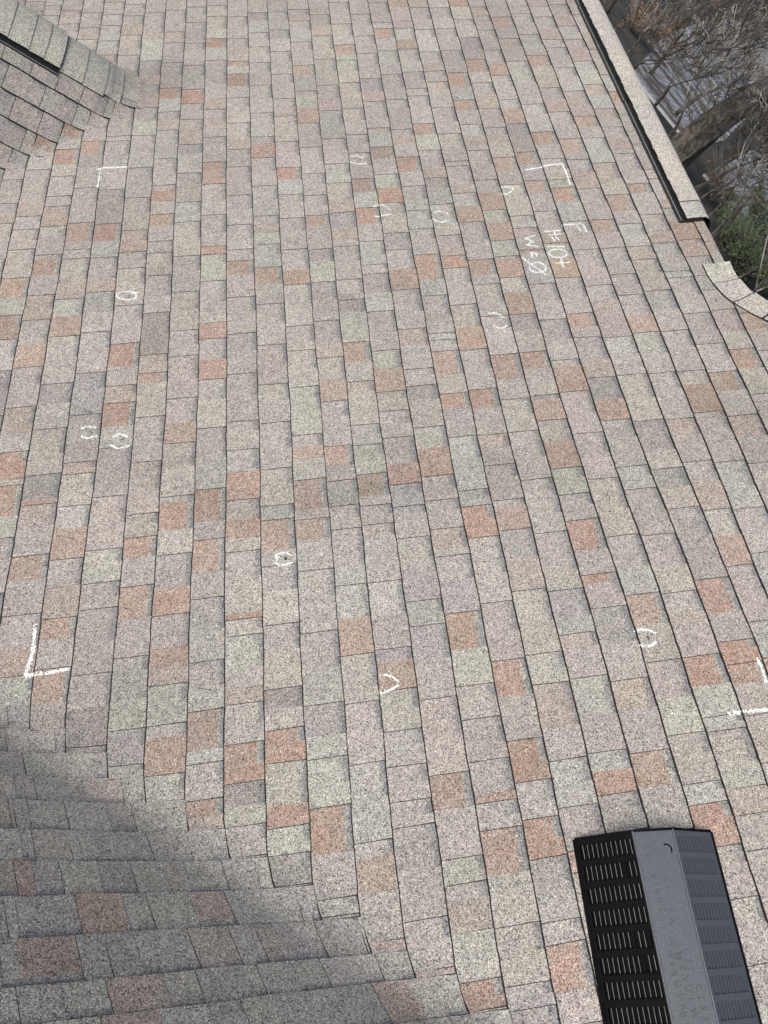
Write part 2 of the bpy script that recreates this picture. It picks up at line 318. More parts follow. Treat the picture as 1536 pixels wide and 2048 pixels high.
MAIN = {
-12:"t11.52| g9.01: t7.02| v5.39: g4.64| o3.35: t2.73| g1.91| t0.79| t-1.03| v-2.66: t-4.04|",
-11:"t11.41| g8.91: t6.92| v5.28: g4.54| o3.24: t2.62| g1.8| t0.69| t-1.14| v-2.77: t-4.14|",
-10:"t11.31| g8.8: t6.81| v5.17: g4.43| o3.13: t2.51| g1.7| t0.58| t-1.25| v-2.88: t-4.25|",
-9:"t12.46| t11.2: g9.34| o8.22: t6.7| t5.07: g4.32| t3.03| g1.59| t1.24| o0.47: t-0.57| t-1.96| v-2.98| g-4.58: t-5.78|",
-8:"o18.87: g17.8| t15.66: p14.85| t14.06| t12.91| t11.36| o10.32: g9.44| b8.27| g6.82| v4.89| o2.42: t1.7| t0.37| t-1.46| v-3.09|",
-7:"o19.76: g19.06| o18.03: t17.25| t15.97| t15.35| p14.15| g13.56: v12.52| v12.29| o11.39: v10.37| p9.13| p9.01| g7.97: o6.9| t5.17| p4.45: p4.11: g3.36| o2.32| t2.1| o1: g0.23| v-1.57| t-3.94| g-5.43|",
-6:"t19.54| o18.6: v17.81: t16.39| t14.24| o13.17: t12.7| t12.19| t11.06: p10.06| g9.19: o8.22| g7.98| t6.06| v5.2: g4.17| t2.4| d1.51: o1.31| p0.55: v-0.43| o-1.2: t-2.28| t-3.25: o-4.05| g-5.11| d-5.96|",
-5:"t29.8| t28.97: p27.97| p26.69: t26.18| t24.14: p23.86| t21.89| t20.39: t19.79| t19.43| t18.5: v17.82: t16.18| d14.08| o13.06: g12.31| g12.14| t10.95: p10.3| v9.29: g8.31| t6.43| v4.64| t3.73: t2.76| p2.32| g1.16| g0.39: o-0.64| t-1.52: p-2.49| o-3.1: t-3.92| o-4.89: t-5.65| g-6.47|",
-4:"t29.99| t28.09: p27.48: g25.57| t24.37: p23.55| t22.95: p21.78| t20.78: g19.74| t19.09: g17.49| v15.55| t13.58| p12.34| t11.43| g9.51| t7.65| o6.58: g5.77| p5.02| o4.03: g3.2| v1.39| t-0.45| g-1.52| t-2.32| v-3.32: t-4.19| g-5.11: d-6.13| d-6.98|",
-3:"t30.12| t28.06| p27.37: t27.07| t26.19: v25.32| t23.22| o22.39: g21.36| t20.79: p20| t18.98: g18| t16.24| t15.86: o15.23: t14.42| o13.72: t12.85| t12.19| t10.96| v9.87: t9.03| d7.04| p6.21| o5.77: t4.33| t2.55| t0.65| t-0.14| o-0.8: v-1.73| o-2.7: t-3.83| t-4.23: v-4.97: g-5.77| v-6.68| g-7.86|",
-2:"t30.35| t28.85| v27.12: g26.94| v26.37: t25| v23.01| o21.89| v20.69| t19.83: p18.88| v18.24: g16.94| t15.08| g13.86| t11.9| v9.98| t8.07| t6.86| t5| t3.98: o3.18| t2.28: g1.18| g0.97| o0.01: g-0.82| v-1.86: o-2.71| t-3.66: o-4.2: p-4.7| g-5.75| g-6.05: o-6.99| g-7.96|",
-1:"t30.36| t29.31| t27.24| o26.42: g25.32| t23.3: g22.11: p21.34| t20.4: p19.85: t19.3| t18.65: g17.56| o16.4: o16.1| t14.19| t12.35| o11.89| g10.44| t9.36: g8.33: o7.57| t6.6: o5.71| t4.85: g3.68| t2.5: g1.34| o0.19: v-0.43| o-1.5: t-2.31| v-3.26: g-4.16| v-4.4| t-4.85: g-5.49| o-6.49: g-6.82| t-7.69|",
0:"t29.16| t27.13| t26.31: p25.72: t25.12| o24.69: g24.05| o23.06: t22.13| t20.2| t19.08: p18.32| t17.14| t15.28| v14.4: g13.48| t12.06| t11.43| o10.69: t9.51| t7.7| v6.88: t5.86| t3.84| t2.71| g1.88: o0.85| t0.14: o-0.48: t-0.93| t-1.76: g-2.87| o-3.04| t-3.53| g-4.46: t-5: p-5.4| g-5.92: t-6.43| o-7.38| d-7.91: g-8.38| g-9.09| t-9.8| t-10.64|",
1:"t29.46| d28.66: g27.56| t26.28| t24.9| t23.02| t20.85| t20: g19.09| v18.62: o17.63| t15.78| g13.91| t13.4: p12.91: g12.24| g10.96| o10.07: t9.04| t8.12: t7.07| t5.29| g4.63: t3.67| t1.87| t0.53| g0.04| o-1.01: t-1.5| v-2.29: g-3.31| t-4.05: g-5.11| d-5.64: g-6.18| o-6.99| g-8.01: o-8.51| g-9.11| d-9.8| v-10.74|",
2:"v29.43| t27.73| v26.85: g25.76| t23.83| t21.86| t20.83: p20.51| t18.65| t16.87| o16.08: g15.12| t13.67| t11.85| t10.7: o9.93| g7.86| t7.05: g6.7| g5.06| g3.08| t2.6: o2.15: g1.36| o0.28: t-0.04| o-0.75: t-1.76| g-2.6: v-3.65| t-4.67: g-5.64| v-6.45: g-7.01| g-8.16| o-9.2: t-10.16| g-10.52|",
3:"t29.57| t29: p28.44| t27.5: g26.51| t24.47| o23.56: v22.34| p22.01: g20.98: o19.91| t18.14| g16.36| t14.96| t13.73| o13.08: t11.74| v11.05: g9.97| v9.07: t8| t6.91: p6.27| t5.28: o4.36| v2.54| o1.79: v1.22| v0.31| t-0.49| t-1.74: g-2.32| g-3.34: o-4.4| g-5.3: t-5.7| t-7.24| g-8.07: v-9.05| t-9.38: o-10.12: g-11.12: p-11.28|",
4:"t29.71: p28.95| v27.94: p26.94| t24.89| t22.71| v21.65: p20.71| v18.65| t16.89| g15.65| t14.6: p13.8| v12.88: p12.2: t11.82| t10| g9.28: d8.96| d8.33: g6.88| o5.96: t5.1| p4.67: t3.29| g2.48| g1.37| b0.57: g0.24| t-0.43| p-0.82: t-2.32| g-3.34: t-4.32| v-4.67: o-5.47| g-6.52| g-7.39| t-8.22| t-8.81| v-9.75: t-10.78| t-11.77|",
5:"t30.05| t27.95| t26.03| o25.19: g24.69| g22.8| p22: t20.77| t18.82| t17.55| t15.82| b14.96: g13.97| o13.02: t12| g10.7| t10.2| v9.2: g8.27| t6.39| g5.59: o4.56| t3.75| t2.67| v1.64: o0.89| v0.1| v-0.16: t-0.99| g-1.95: v-3.02| g-3.75| v-4.75: t-5.8| t-7.7| o-8.52: t-9.61| g-10.16| t-10.26| g-10.48: p-11.13: g-12.07| o-12.61| g-13.02|",
6:"t28.77| t26.73| t25.16| t23.04| v22.03: p21.21| t19.2| p18.86: g17.85| b17.05: t15.99| g15.12: o14.18| t12.38| v11.42| t10.32: o9.26| t7.3| p6.47: g5.45| t4.71| d4.1: t2.97| g2.14: o1.09| t0.21| g-0.78| p-1.48: g-1.7| t-2.48: v-3.48| o-4.53: g-5.55| t-6.43| t-7.48| t-8.26: o-8.47| g-9.08| o-10.05: g-11.11| t-12.23|",
7:"t29.81| t27.86| g27.31| o26.39: t25.3| g24.26: v23.28| t21.26| v20.55: v19| t18.52: p18.04: t17.06| o16.05: t15.12| v14.28: g13.61| g12.51| t11.04| o9.68: v8.85| t7| g6.68| g6.15| o5.08: t4.28| o3.68: v2.49| g0.46| v-0.11| o-1.2| t-3.28| t-4.97| o-5.94: t-7.07| o-8.09| g-8.94| o-9.82|",
8:"o29.29: t27.91: p27.25| g26.21: o25.34| t24.3: g23.38| t22.01| t21.44| t19.32| o18.53: g17.41| t16.22: p15.56| d14.91: v13.88| g12.02| t11.3: p10.88| o10.2| t8.28| t8.03| t7.17: o6.11| t4.35| o3.57: t2.48| p1.96: t1.29| t-0| t-0.25: o-1.04| v-1.97: p-3| g-3.98: t-4.89| g-5.71| t-5.85| p-6.86: t-7.67| g-8.77| v-9.74|",
9:"p29.1| t27.02| g24.99| t24.05: p23.34| t22.45| p21.84: t20.43| t18.48| g17.48: v16.56| t16.22| t15.02: p14.48| g13.65: o12.7| t10.55| o9.72: v9.23| t7.61| t7.02: g5.78| o4.69: t3.82| g2.49| t0.64| g-0.6: t-1.24| t-2.47: g-3.11| v-3.93: g-4.42| p-4.8: t-5.65| g-6.7: t-7.58| g-8.05: o-8.59| v-9.46|",
10:"t28.99| t28.02: g27| t25.03| v23.1| o22: v20.88| o20.11: t19.05| g18.2: p17.66: t17.2| t15.2| g14.38: o13.32| g12.54: o11.52| g10.63| t10.46: o9.49| g8.7: o7.61| d6.83: t5.8| o5.04: t3.88| d3.68: o2.84| t1.97: o0.96| g-0.01| t-0.92| o-1.93: t-2.72| o-3| t-3.75| v-4.81: g-5.83| p-6.62: t-7.69| o-8.53: v-9.57|",
11:"o28.97: g27.76| t26.04| d24.12| o23.06: g22.17| t21.23: p20.13| t18.7| t18.15: p17.62: t16.6| o15.68: t14.8| g12.86| t12.14| p11.75: v10.89| o10.7: v9.04| t7.23| v6.22: t5.33| g5.02: o3.94| t2.21| t0.46| t-1.57| t-2.57: g-3.46| o-4.4: t-5.43| t-6.45: g-7.36| t-8.56| g-9.05| o-10.02|",
12:"t28.87| p27.97| t26.63| t24.82| t23.66: o22.68| t20.73| g19.96: o18.9| d16.87| b16.02: v14.97| o14.17: t13.03| t11.74: p11.16| g10.3: o9.26| t7.42| o6.74: t6.28| v5.23: p4.44| d3.46: o2.63| t0.81| g-0.03| t-1.64| t-2.68: g-3.51| g-4.15: p-4.35: t-5.39| o-6.21: g-7.02| g-7.38| t-8.2: g-8.79: p-9.39| t-10.17|",
13:"t27.78| o26.68: v25.76| p25.01: t23.77| g21.96: t20.26| g18.18| o17.29: t16.31| t14.92| g14.38| o13.49: v12.32| t10.68| t8.74| t7.97: p6.17| g5.36: t4.45| t2.49| v1.31: t0.61| d-0.07: t-0.83| v-3.2| o-4.25: t-5.07| o-5.72| o-6.25: t-7.08| t-8.26| g-9.5|",
14:"t28| t26.03| t24.17| o23.24: t22.47: p21.45| v20.52: p19.56| t17.6| o16.6: v16.14| t15.3: p14.22| t12.31| o11.53: t10.67| t10.38| t9.23| v8.14| t7.12: o6.28| g5.25: t4.42| t2.45| p1.82: v0.76| t0.01: p-0.99| g-1.89: o-2.87| t-4.59| g-5.63| o-7.05| t-8.37|",
15:"p28.55: g27.57| t26.47: p25.47| t24.72| g22.99| g21.07| p19.9: p19.14| o18.33: t17.55| g15.81| p14.76: t13.74| o12.71: t11.96| g10.66| p9.91| t8.25| v7.28: g6.25| t4.4| g3.82: o2.63| t0.66| g-1.04| t-2.54| v-4.2| g-5.73| o-6.69: t-8.05|",
16:"t28.69| t27.71: p26.6| t25.36| t24.62: p23.45| g21.5| p20.64: g19.6| p18.78: t18.23| t17.44: p16.62: t16.33| t14.33| o13.74: t12.4| t11.41: p10.74| g9.17| g8.84| t7| v6.15: v5.53| t4.25| o3.41: g2.38| p1.54: t0.52| t-1.27| g-3.22| t-5.34| o-6.33| t-8.15|",
17:"t27.6| t25.87: p24.36| t22.22| g20.86| o19.94: t19.05| t16.92| t15.15| t14.55| t13.22: p12.7| v11.9: o10.82| p9.88| t8.84| g8.09| t7.07| p6: t5.18| o4.3: g3.19| t1.22| g-0.11: t-1.37| t-3.32| g-5.45| t-7.82|",
18:"t17.59| v12.09| p10.62| p9.78: g8.78| g7.99| v6.83| o5.93: t5.03| t2.9| g1.12| t-0.86| g-2.86| v-5.04| t-7.47|"}
GAB = {
-4:"p-4.09: g-2.55|",
-3:"v-3.96: g-2.99: t-2.85| p-2.00: g-1.19|",
-2:"p-4.60: p-4.52| v-4.00| g-3.41: g-2.46| v-1.87: g-0.69|",
-1:"t-4.25: g-3.52| g-2.95| v-2.71| v-1.72: g-0.82| g-0.05|",
0:"p-4.72: o-4.38| v-3.84: g-3.07| v-2.35: g-1.61: p-1.29: g-1.10| g-0.23: v0.46: g1.38|",
1:"g-4.66| v-3.69: o-2.77| g-2.25: g-1.30| o-0.44: g1.15| v3.86|",
2:"g-4.91| o-3.86: g-3.35: v-2.78| g-1.65: p-1.00| p-0.73| g-0.11| p0.30| v1.33: d2.25: g2.63| g4.27|",
3:"g-4.38| g-3.53: o-2.46| g-1.81: v-0.75| g-0.49| g1.03| g2.36| g4.63: v6.35|",
4:"v-4.77| g-3.77: o-2.75| g-1.82| v-1.15: g-0.44| g0.70| v1.96: o2.88| g4.91|",
5:"g-4.80: v-3.83| g-3.31: o-2.47| g-1.55| v-0.20| g1.33: p2.63|",
6:"g-4.94: v-4.05| v-2.80| g-1.96: o-1.35| v-0.71| g0.70: p1.89|",
7:"g-5.09: v-4.28| g-3.13| g-2.36| v-1.22| g0.07: p1.16|"}
# height (in exposures, along the normal) of the finished surface, for things lying on it
def surf_h(nn, y):
    for n in range(int(math.floor(nn))-1, int(math.floor(nn))+2):
        a = n+wob(n, y)+jit(n, y); b = n+1+wob(n+1, y)+jit(n+1, y)
        if a <= nn < b:
            v = (nn-a)/(b-a); up = 0
            for t0, t1, u in SURF.get(('m', n), []):
                if t0 <= y < t1: up = u
            return T_LOW*(1-v)+(T_UP if up else 0)+.002
    return .03
def onroof(nn, y, h): 
    x = nn*cp
    return (Vector((x, y, H(x, y)))+N(x, y)*h)*E
# ---------------- house ----------------
GZ = -24*E                                       # ground level
house = empty('house', (0, 0, GZ), 'house roof of blended tan, grey and rust asphalt shingles with valleys and ridges', 'house')
def y_near(n): return YG-n*sp*KN
def y_farc(n): return YF+n*sp*KF
HIP = [(17.9, 9.6), (18.4, 9.1), (18.5, 8.3), (18.75, 7.65), (19.25, 7.1), (20, 6.4), (22, 4.6), (26, 1.0), (30, -2.6)]
def hip_y(n):
    for (a, ya), (b, yb) in zip(HIP, HIP[1:]):
        if n <= b: return ya+(yb-ya)*max(0, (n-a))/(b-a)
    return HIP[-1][1]
mb = MB()
TOP = 44.
for n in range(-16, 28):
    L = parse(MAIN[n]) if n in MAIN else []
    lo = y_near(n+GW.get(n, 0))-.03 if n <= 9 else -24.
    if n < -4:
        hi = y_farc(n+1)
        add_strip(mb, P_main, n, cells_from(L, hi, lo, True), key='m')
        lo2 = 2*Y2-y_farc(n+1)                      # beyond the small gable
        if lo2 < TOP: add_strip(mb, P_main, n, cells_from(L, TOP, lo2, True), key='m')
    elif n < 18:
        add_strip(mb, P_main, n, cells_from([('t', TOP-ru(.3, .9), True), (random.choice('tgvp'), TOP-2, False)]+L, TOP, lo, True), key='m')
    else:
        hi = hip_y(n+.72) if n > 18 else hip_y(18.4)
        if n == 18: hi = hip_y(18.85)
        add_strip(mb, P_main, n, cells_from(L, hi, lo, True), key='m')
        if n == 18: 
            add_strip(mb, P_main, n, cells_from(L, TOP, hi, True), vmax=.4, key='m')
mb.build('main_slope', MATS, house)['label'] = 'large shingled main roof slope with chalk marks'
# near gable: its far side comes down to the valley at the lower left
def fill_asc(L, hi, lo, pal='ttggggvvvtp'):
    """tiles along x; L gives (colour, x_end, joint) rising in x"""
    out = []; t = lo; cur = []
    first = L[0][1] if L else hi
    while t < first-1.2:
        ln = random.choice([.9, 1.1, 1.3, 1.6]); a = t+ln*.45; b = t+ln
        out.append([(random.choice(pal), t, a), (random.choice(pal), a, b)]); t = b
    for c, x, j in L:
        if x <= t+.01: continue
        x = min(x, hi); cur.append((c, t, x)); t = x
        if j: out.append(cur); cur = []
        if t >= hi: break
    if cur: out.append(cur)
    while t < hi-.02:
        ln = random.choice([.9, 1.1, 1.3, 1.6]); a = min(hi, t+ln*.45); b = min(hi, t+ln)
        seg = [(random.choice(pal), t, a)]
        if b > a+.01: seg.append((random.choice(pal), a, b))
        out.append(seg); t = b
    return out
mb = MB()
for n in range(-16, 10):
    L = parse(GAB[n]) if n in GAB else []
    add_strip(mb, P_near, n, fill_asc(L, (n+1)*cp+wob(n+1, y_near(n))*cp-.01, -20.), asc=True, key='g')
mb.c = [tuple(x*.72+y*.28 for x, y in zip(c, (.31, .30, .29))) if m_ == 0 else c for c, m_ in zip(mb.c, mb.m)]  # tile tints muted toward grey, painting in the dimmer light on this slope
mb.build('gable_slope', MATS, house)['label'] = 'darker near gable slope running down into the valley'
mb = MB()
nfar = int(math.floor((Y1-YF)/KF/sp))
for n in range(-16, nfar+2):
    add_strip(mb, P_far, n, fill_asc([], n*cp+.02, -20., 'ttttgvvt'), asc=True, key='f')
mb.build('gable_slope', MATS, house)['label'] = 'near side of the small far gable at the upper left'
mb = MB()
for n in range(-16, nfar+2):
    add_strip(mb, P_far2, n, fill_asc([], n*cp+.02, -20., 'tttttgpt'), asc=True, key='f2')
mb.build('gable_slope', MATS, house)['label'] = 'far side of the small far gable, behind its ridge'
# hidden slopes, walls and eaves that make the roof a house
mb = MB()
def V(x, y, z): return mb.vert(Vector((x, y, z))*E)
line = [(NR, TOP)]+[(NR, 20), (NR, 9.1)]+[h for h in HIP[2:]]
pts = [(n*cp, y, n*sp-.03) for n, y in line]
low = []
for i, (x, y, z) in enumerate(pts):
    if i < 3: low.append((x+16, y, z-16*math.tan(PI_)-2))
    else: low.append((x+9, y+9, z-18))
for i in range(len(pts)-1):
    mb.face([V(*pts[i]), V(*pts[i+1]), V(*low[i+1]), V(*low[i])], 0, COL['t'])
g = [(-20, -16, f_near(-16)-.1), (12, -16, f_near(-16)-.1), (12, -34, f_near(-34)), (-20, -34, f_near(-34))]
mb.face([V(*q) for q in g], 0, COL['t'])
mb.build('back_slope', MATS, house)
mb = MB()
zb = GZ/E
for x0, x1, y0, y1, zt in ((-9.5, 26, -22, 43, -9.2), (-17, -9.6, -22, -5, -9.2), (-17, -9.6, 16, 30, -9.2)):
    mb.box(Vector(((x0+x1)/2, (y0+y1)/2, (zt+zb)/2))*E, Vector((x1-x0, y1-y0, zt-zb))*E)
mb.build('wall', [SOFF], house)
# ---------------- ridge vent and caps on the main ridge ----------------
def R3(nn, y, h):                                # on the plane of the main slope, h along its normal
    return Vector((nn*cp-h*sp, y, nn*sp+h*cp))*E
def ridge_section(pts):                          # pts (n, h) on the near side; returns function y -> points incl. mirrored back side
    def f(y):
        a = [R3(n_, y, h_) for n_, h_ in pts]
        xr = NR*cp*E
        b = [Vector((2*xr-p.x, p.y, p.z)) for p in reversed(a)]
        return a+b
    return f
def cap_piece(mb, sec, y0, y1, lift0, lift1, col, thick=.03, edge=None, jag=0):
    ny = 5
    rows = []
    for i in range(ny+1):
        y = y0+(y1-y0)*i/ny; lift = lift0+(lift1-lift0)*i/ny
        s = sec(y); n_ = len(s); out = []
        for k, p in enumerate(s):
            a = s[max(k-1, 0)]; b = s[min(k+1, n_-1)]
            d = (b-a).normalized(); nn_ = Vector((-d.z, 0, d.x))
            q = p+nn_*(lift)*E
            if k == 0 and jag: q += (s[0]-s[1]).normalized()*ru(-jag, jag)*E
            out.append((q, nn_))
        rows.append([[mb.vert(q), mb.vert(q-nn2*thick*E)] for q, nn2 in out])
    for i in range(ny):
        for k in range(len(rows[0])-1):
            a, b, c, d = rows[i][k], rows[i][k+1], rows[i+1][k+1], rows[i+1][k]
            mb.face([a[0], b[0], c[0], d[0]], 0, col); mb.face([a[1], d[1], c[1], b[1]], 1)
        mb.face([rows[i][0][0], rows[i+1][0][0], rows[i+1][0][1], rows[i][0][1]], 1)
        mb.face([rows[i][-1][0], rows[i][-1][1], rows[i+1][-1][1], rows[i+1][-1][0]], 1)
    for i in (0, ny):
        for k in range(len(rows[0])-1):
            mb.face([rows[i][k][0], rows[i][k][1], rows[i][k+1][1], rows[i][k+1][0]], 1)
CAPC = (.44, .425, .395)
sec = ridge_section([(17.64, .245), (17.9, .265), (18.15, .27), (18.38, .245), (18.5, .19)])
mb = MB()
y = 11.75; first = True
while y < TOP:
    y1 = y+(1.0 if first else .93)
    cap_piece(mb, sec, y-.0, y1+.02, .014 if abs(y-12.75) < .2 else .003, .0, shade(CAPC, .015), .03, jag=.03 if not first else .01)
    if first:
        for a_, b_ in zip(sec(y1), sec(y1)[1:]):
            n1 = (b_-a_).normalized(); n1 = Vector((-n1.z, 0, n1.x))*.02*E
            mb.face([mb.vert(q_) for q_ in (a_+n1, b_+n1, b_+n1+Vector((0, -.028*E, 0)), a_+n1+Vector((0, -.028*E, 0)))], 1)
    y = y1; first = False
mb.build('ridge_cap', MATS, house)['label'] = 'pale ridge cap shingles over the vent along the main ridge'
mb = MB()
def prof(y0, y1, pr, mt=0):
    a = [mb.vert(R3(n_, y0, h_)) for n_, h_ in pr]; b = [mb.vert(R3(n_, y1, h_)) for n_, h_ in pr]
    for k in range(len(pr)-1): mb.face([a[k], a[k+1], b[k+1], b[k]], mt)
    mb.face(a, mt); mb.face(b[::-1], mt)
for y0, y1, dn in ((11.78, 19.9, 0), (19.93, 28.2, -.02), (28.23, TOP, 0)):
    prof(y0, y1, [(17.39+dn, .02), (17.39+dn, .11), (17.44+dn, .135), (17.49+dn, .125), (17.51+dn, .085), (17.62+dn, .085), (17.66+dn, .215), (18.3, .22), (18.4, .0)])
rv = mb.build('ridge_vent', [BLACKP], house)
mb = MB()
for y0, y1, dn in ((11.8, 19.9, 0), (19.95, 28.2, -.02), (28.25, TOP, 0)):
    mb.tube([R3(17.468+dn, y0, .137), R3(17.468+dn, y1, .137)], [.009*E]*2, 6)
mb.build('lip', [GREYEDGE], rv)
# hip cap: pieces along the curved hip line
mb = MB()
def hip_pt(s):                                   # arc length along plan polyline
    pl = [Vector((n*cp, y)) for n, y in ((18.4, 9.35), (18.40, 8.85), (18.47, 8.35), (18.66, 7.8), (18.98, 7.32), (19.4, 6.9), (20.2, 6.15), (22, 4.5), (26, .8), (30, -2.9))]
    for a, b in zip(pl, pl[1:]):
        L_ = (b-a).length
        if s <= L_: return a+(b-a)*(s/L_), (b-a).normalized()
        s -= L_
    return pl[-1], (pl[-1]-pl[-2]).normalized()
def hip_row(s, lift, w=1.0):
    p, d = hip_pt(s); q, _ = hip_pt(s+.3)
    side = Vector((-d.y, d.x))
    if side.x > 0: side = -side                  # towards the main slope
    out = []
    for u, dz in ((-1.0, 0), (-.75, .0), (-.45, .0), (-.2, 0), (0, .03), (.2, -.25), (.5, -1.0), (.85, -1.9)):
        if u <= 0:
            c = p+side*(-u)*w*.70; z = f_main(c.x)+.07+dz+.06*(1+u); z = f_main(c.x)+.065/cp+(.05 if u == -.2 else 0)+(.06 if u == 0 else 0)
        else:
            c = p-side*u*w*.5; z = f_main(p.x)+.10+dz*.9
        out.append(Vector((c.x, c.y, z+lift)))
    return out
s = 0; idx = 0
for ln in (.95, .80, .9, .92, .9, .9, .9, .9, .9, .9, .9, .9, .9):
    col = shade(CAPC, .05); rows = []
    for i in range(5):
        q = s+ln*i/4*1.0
        r_ = hip_row(q, .050-.045*i/4, 1.07-.05*i/4)
        rows.append([(mb.vert(p*E), mb.vert((p-Vector((0, 0, .035)))*E)) for p in r_])
    for i in range(4):
        for k in range(7):
            a, b, c, d = rows[i][k], rows[i][k+1], rows[i+1][k+1], rows[i+1][k]
            mb.face([a[0], b[0], c[0], d[0]], 0, col); mb.face([a[1], d[1], c[1], b[1]], 1)
        mb.face([rows[i][0][0], rows[i+1][0][0], rows[i+1][0][1], rows[i][0][1]], 1)
    for i in (0, 4):
        for k in range(7): mb.face([rows[i][k][0], rows[i][k][1], rows[i][k+1][1], rows[i][k+1][0]], 1)
    if idx:
        e_ = [mb.vert((p+Vector((0, 0, .0)))*E) for p in hip_row(s-.045, .016, 1.04)]
        for k in range(7): mb.face([rows[0][k][0], e_[k], e_[k+1], rows[0][k+1][0]], 1)
    idx += 1
    s += ln
mb.build('hip_cap', MATS, house)['label'] = 'curved row of pale hip cap shingles at the right edge'
# shingles folded over the bare piece of ridge between vent and hip
mb = MB()
rows = []
for i in range(8):
    y = 9.0+(11.9-9.0)*i/7
    rows.append([mb.vert(R3(n_, y, h_)) for n_, h_ in ((18.2, .045), (18.33, .05), (18.40, .03))]+[mb.vert(R3(18.4, y, .0)+Vector((dx, 0, dz))*E) for dx, dz in ((.10, -.02), (.35, -.2), (.9, -.7))])
for i in range(7):
    for k in range(5): mb.face([rows[i][k], rows[i][k+1], rows[i+1][k+1], rows[i+1][k]], 0, COL['t'] if i > 4 else (COL['p'] if i > 2 else COL['g']))
mb.build('ridge_fold', MATS, house, smooth=True)
# ---------------- ridge of the small far gable ----------------
mb = MB()
def far_row(x, lift, wv=1.45):
    out = []
    for k in range(11):
        y = Y2-wv+2*wv*k/10
        out.append(Vector((x, y, H(x, y)+lift)))
    return out
xs = [-20.5, -19.1, -18.2, -17.3, -16.4, -15.5, -14.6, -13.7, -12.8, -11.9, -11, -10.1, -9.2, -8.35, -7.55, -6.95, -6.3, -5.35, -4.45, -3.75, -3.04]
for a, b in zip(xs, xs[1:]):
    vent = b <= -6.25; col = shade((.40, .39, .345), .04); rows = []
    for i in range(5):
        x = b+(a-b)*i/4 
        base = (.165 if vent else .075); 
        if x > -4.2: base = .035
        r_ = far_row(x, base+.035*(1-i/4), 1.42 if b < -3.9 else (1.3 if b < -3.5 else .9))
        rows.append([(mb.vert(p*E), mb.vert((p-Vector((0, 0, .04)))*E)) for p in r_])
    for i in range(4):
        for k in range(10):
            p, q, r_, t_ = rows[i][k], rows[i][k+1], rows[i+1][k+1], rows[i+1][k]
            mb.face([p[0], q[0], r_[0], t_[0]], 0, col); mb.face([p[1], t_[1], r_[1], q[1]], 1)
        mb.face([rows[i][0][0], rows[i+1][0][0], rows[i+1][0][1], rows[i][0][1]], 1)
        mb.face([rows[i][10][0], rows[i][10][1], rows[i+1][10][1], rows[i+1][10][0]], 1)
    for i in (0, 4):
        for k in range(10): mb.face([rows[i][k][0], rows[i][k][1], rows[i][k+1][1], rows[i][k+1][0]], 1)
mb.build('ridge_cap', MATS, house)['label'] = 'weathered ridge cap shingles on the small far gable'
mb = MB()
X0, X1 = -20., -6.3
yb = Y2-1.56
def FP(x, y, h): return Vector((x, y, H(x, y)+h))*E
def beam(y0, y1, h0, h1, xa=X0, xb=X1):
    q = [FP(xa, y0, h0), FP(xa, y1, h0), FP(xa, y1, h1), FP(xa, y0, h1), FP(xb, y0, h0), FP(xb, y1, h0), FP(xb, y1, h1), FP(xb, y0, h1)]
    i = [mb.vert(p) for p in q]
    for f in ((0, 1, 5, 4), (1, 2, 6, 5), (2, 3, 7, 6), (3, 0, 4, 7), (0, 3, 2, 1), (4, 5, 6, 7)): mb.face([i[k] for k in f])
beam(yb-.04, yb+.0, .04, .10); beam(yb+.0, yb+.22, .03, .045); beam(yb+.2, yb+.3, .03, .13)
x = X0
while x < X1: 
    beam(yb-.01, yb+.21, .04, .085, x, x+.03); x += .085
fv = mb.build('ridge_vent', [BLACKP], house); fv['label'] = 'black ridge vent with fine grille under the far gable caps'
mb = MB(); mb.tube([FP(X0, yb-.02, .105), FP(X1, yb-.02, .105)], [.008*E]*2, 6); mb.build('lip', [GREYEDGE], fv)
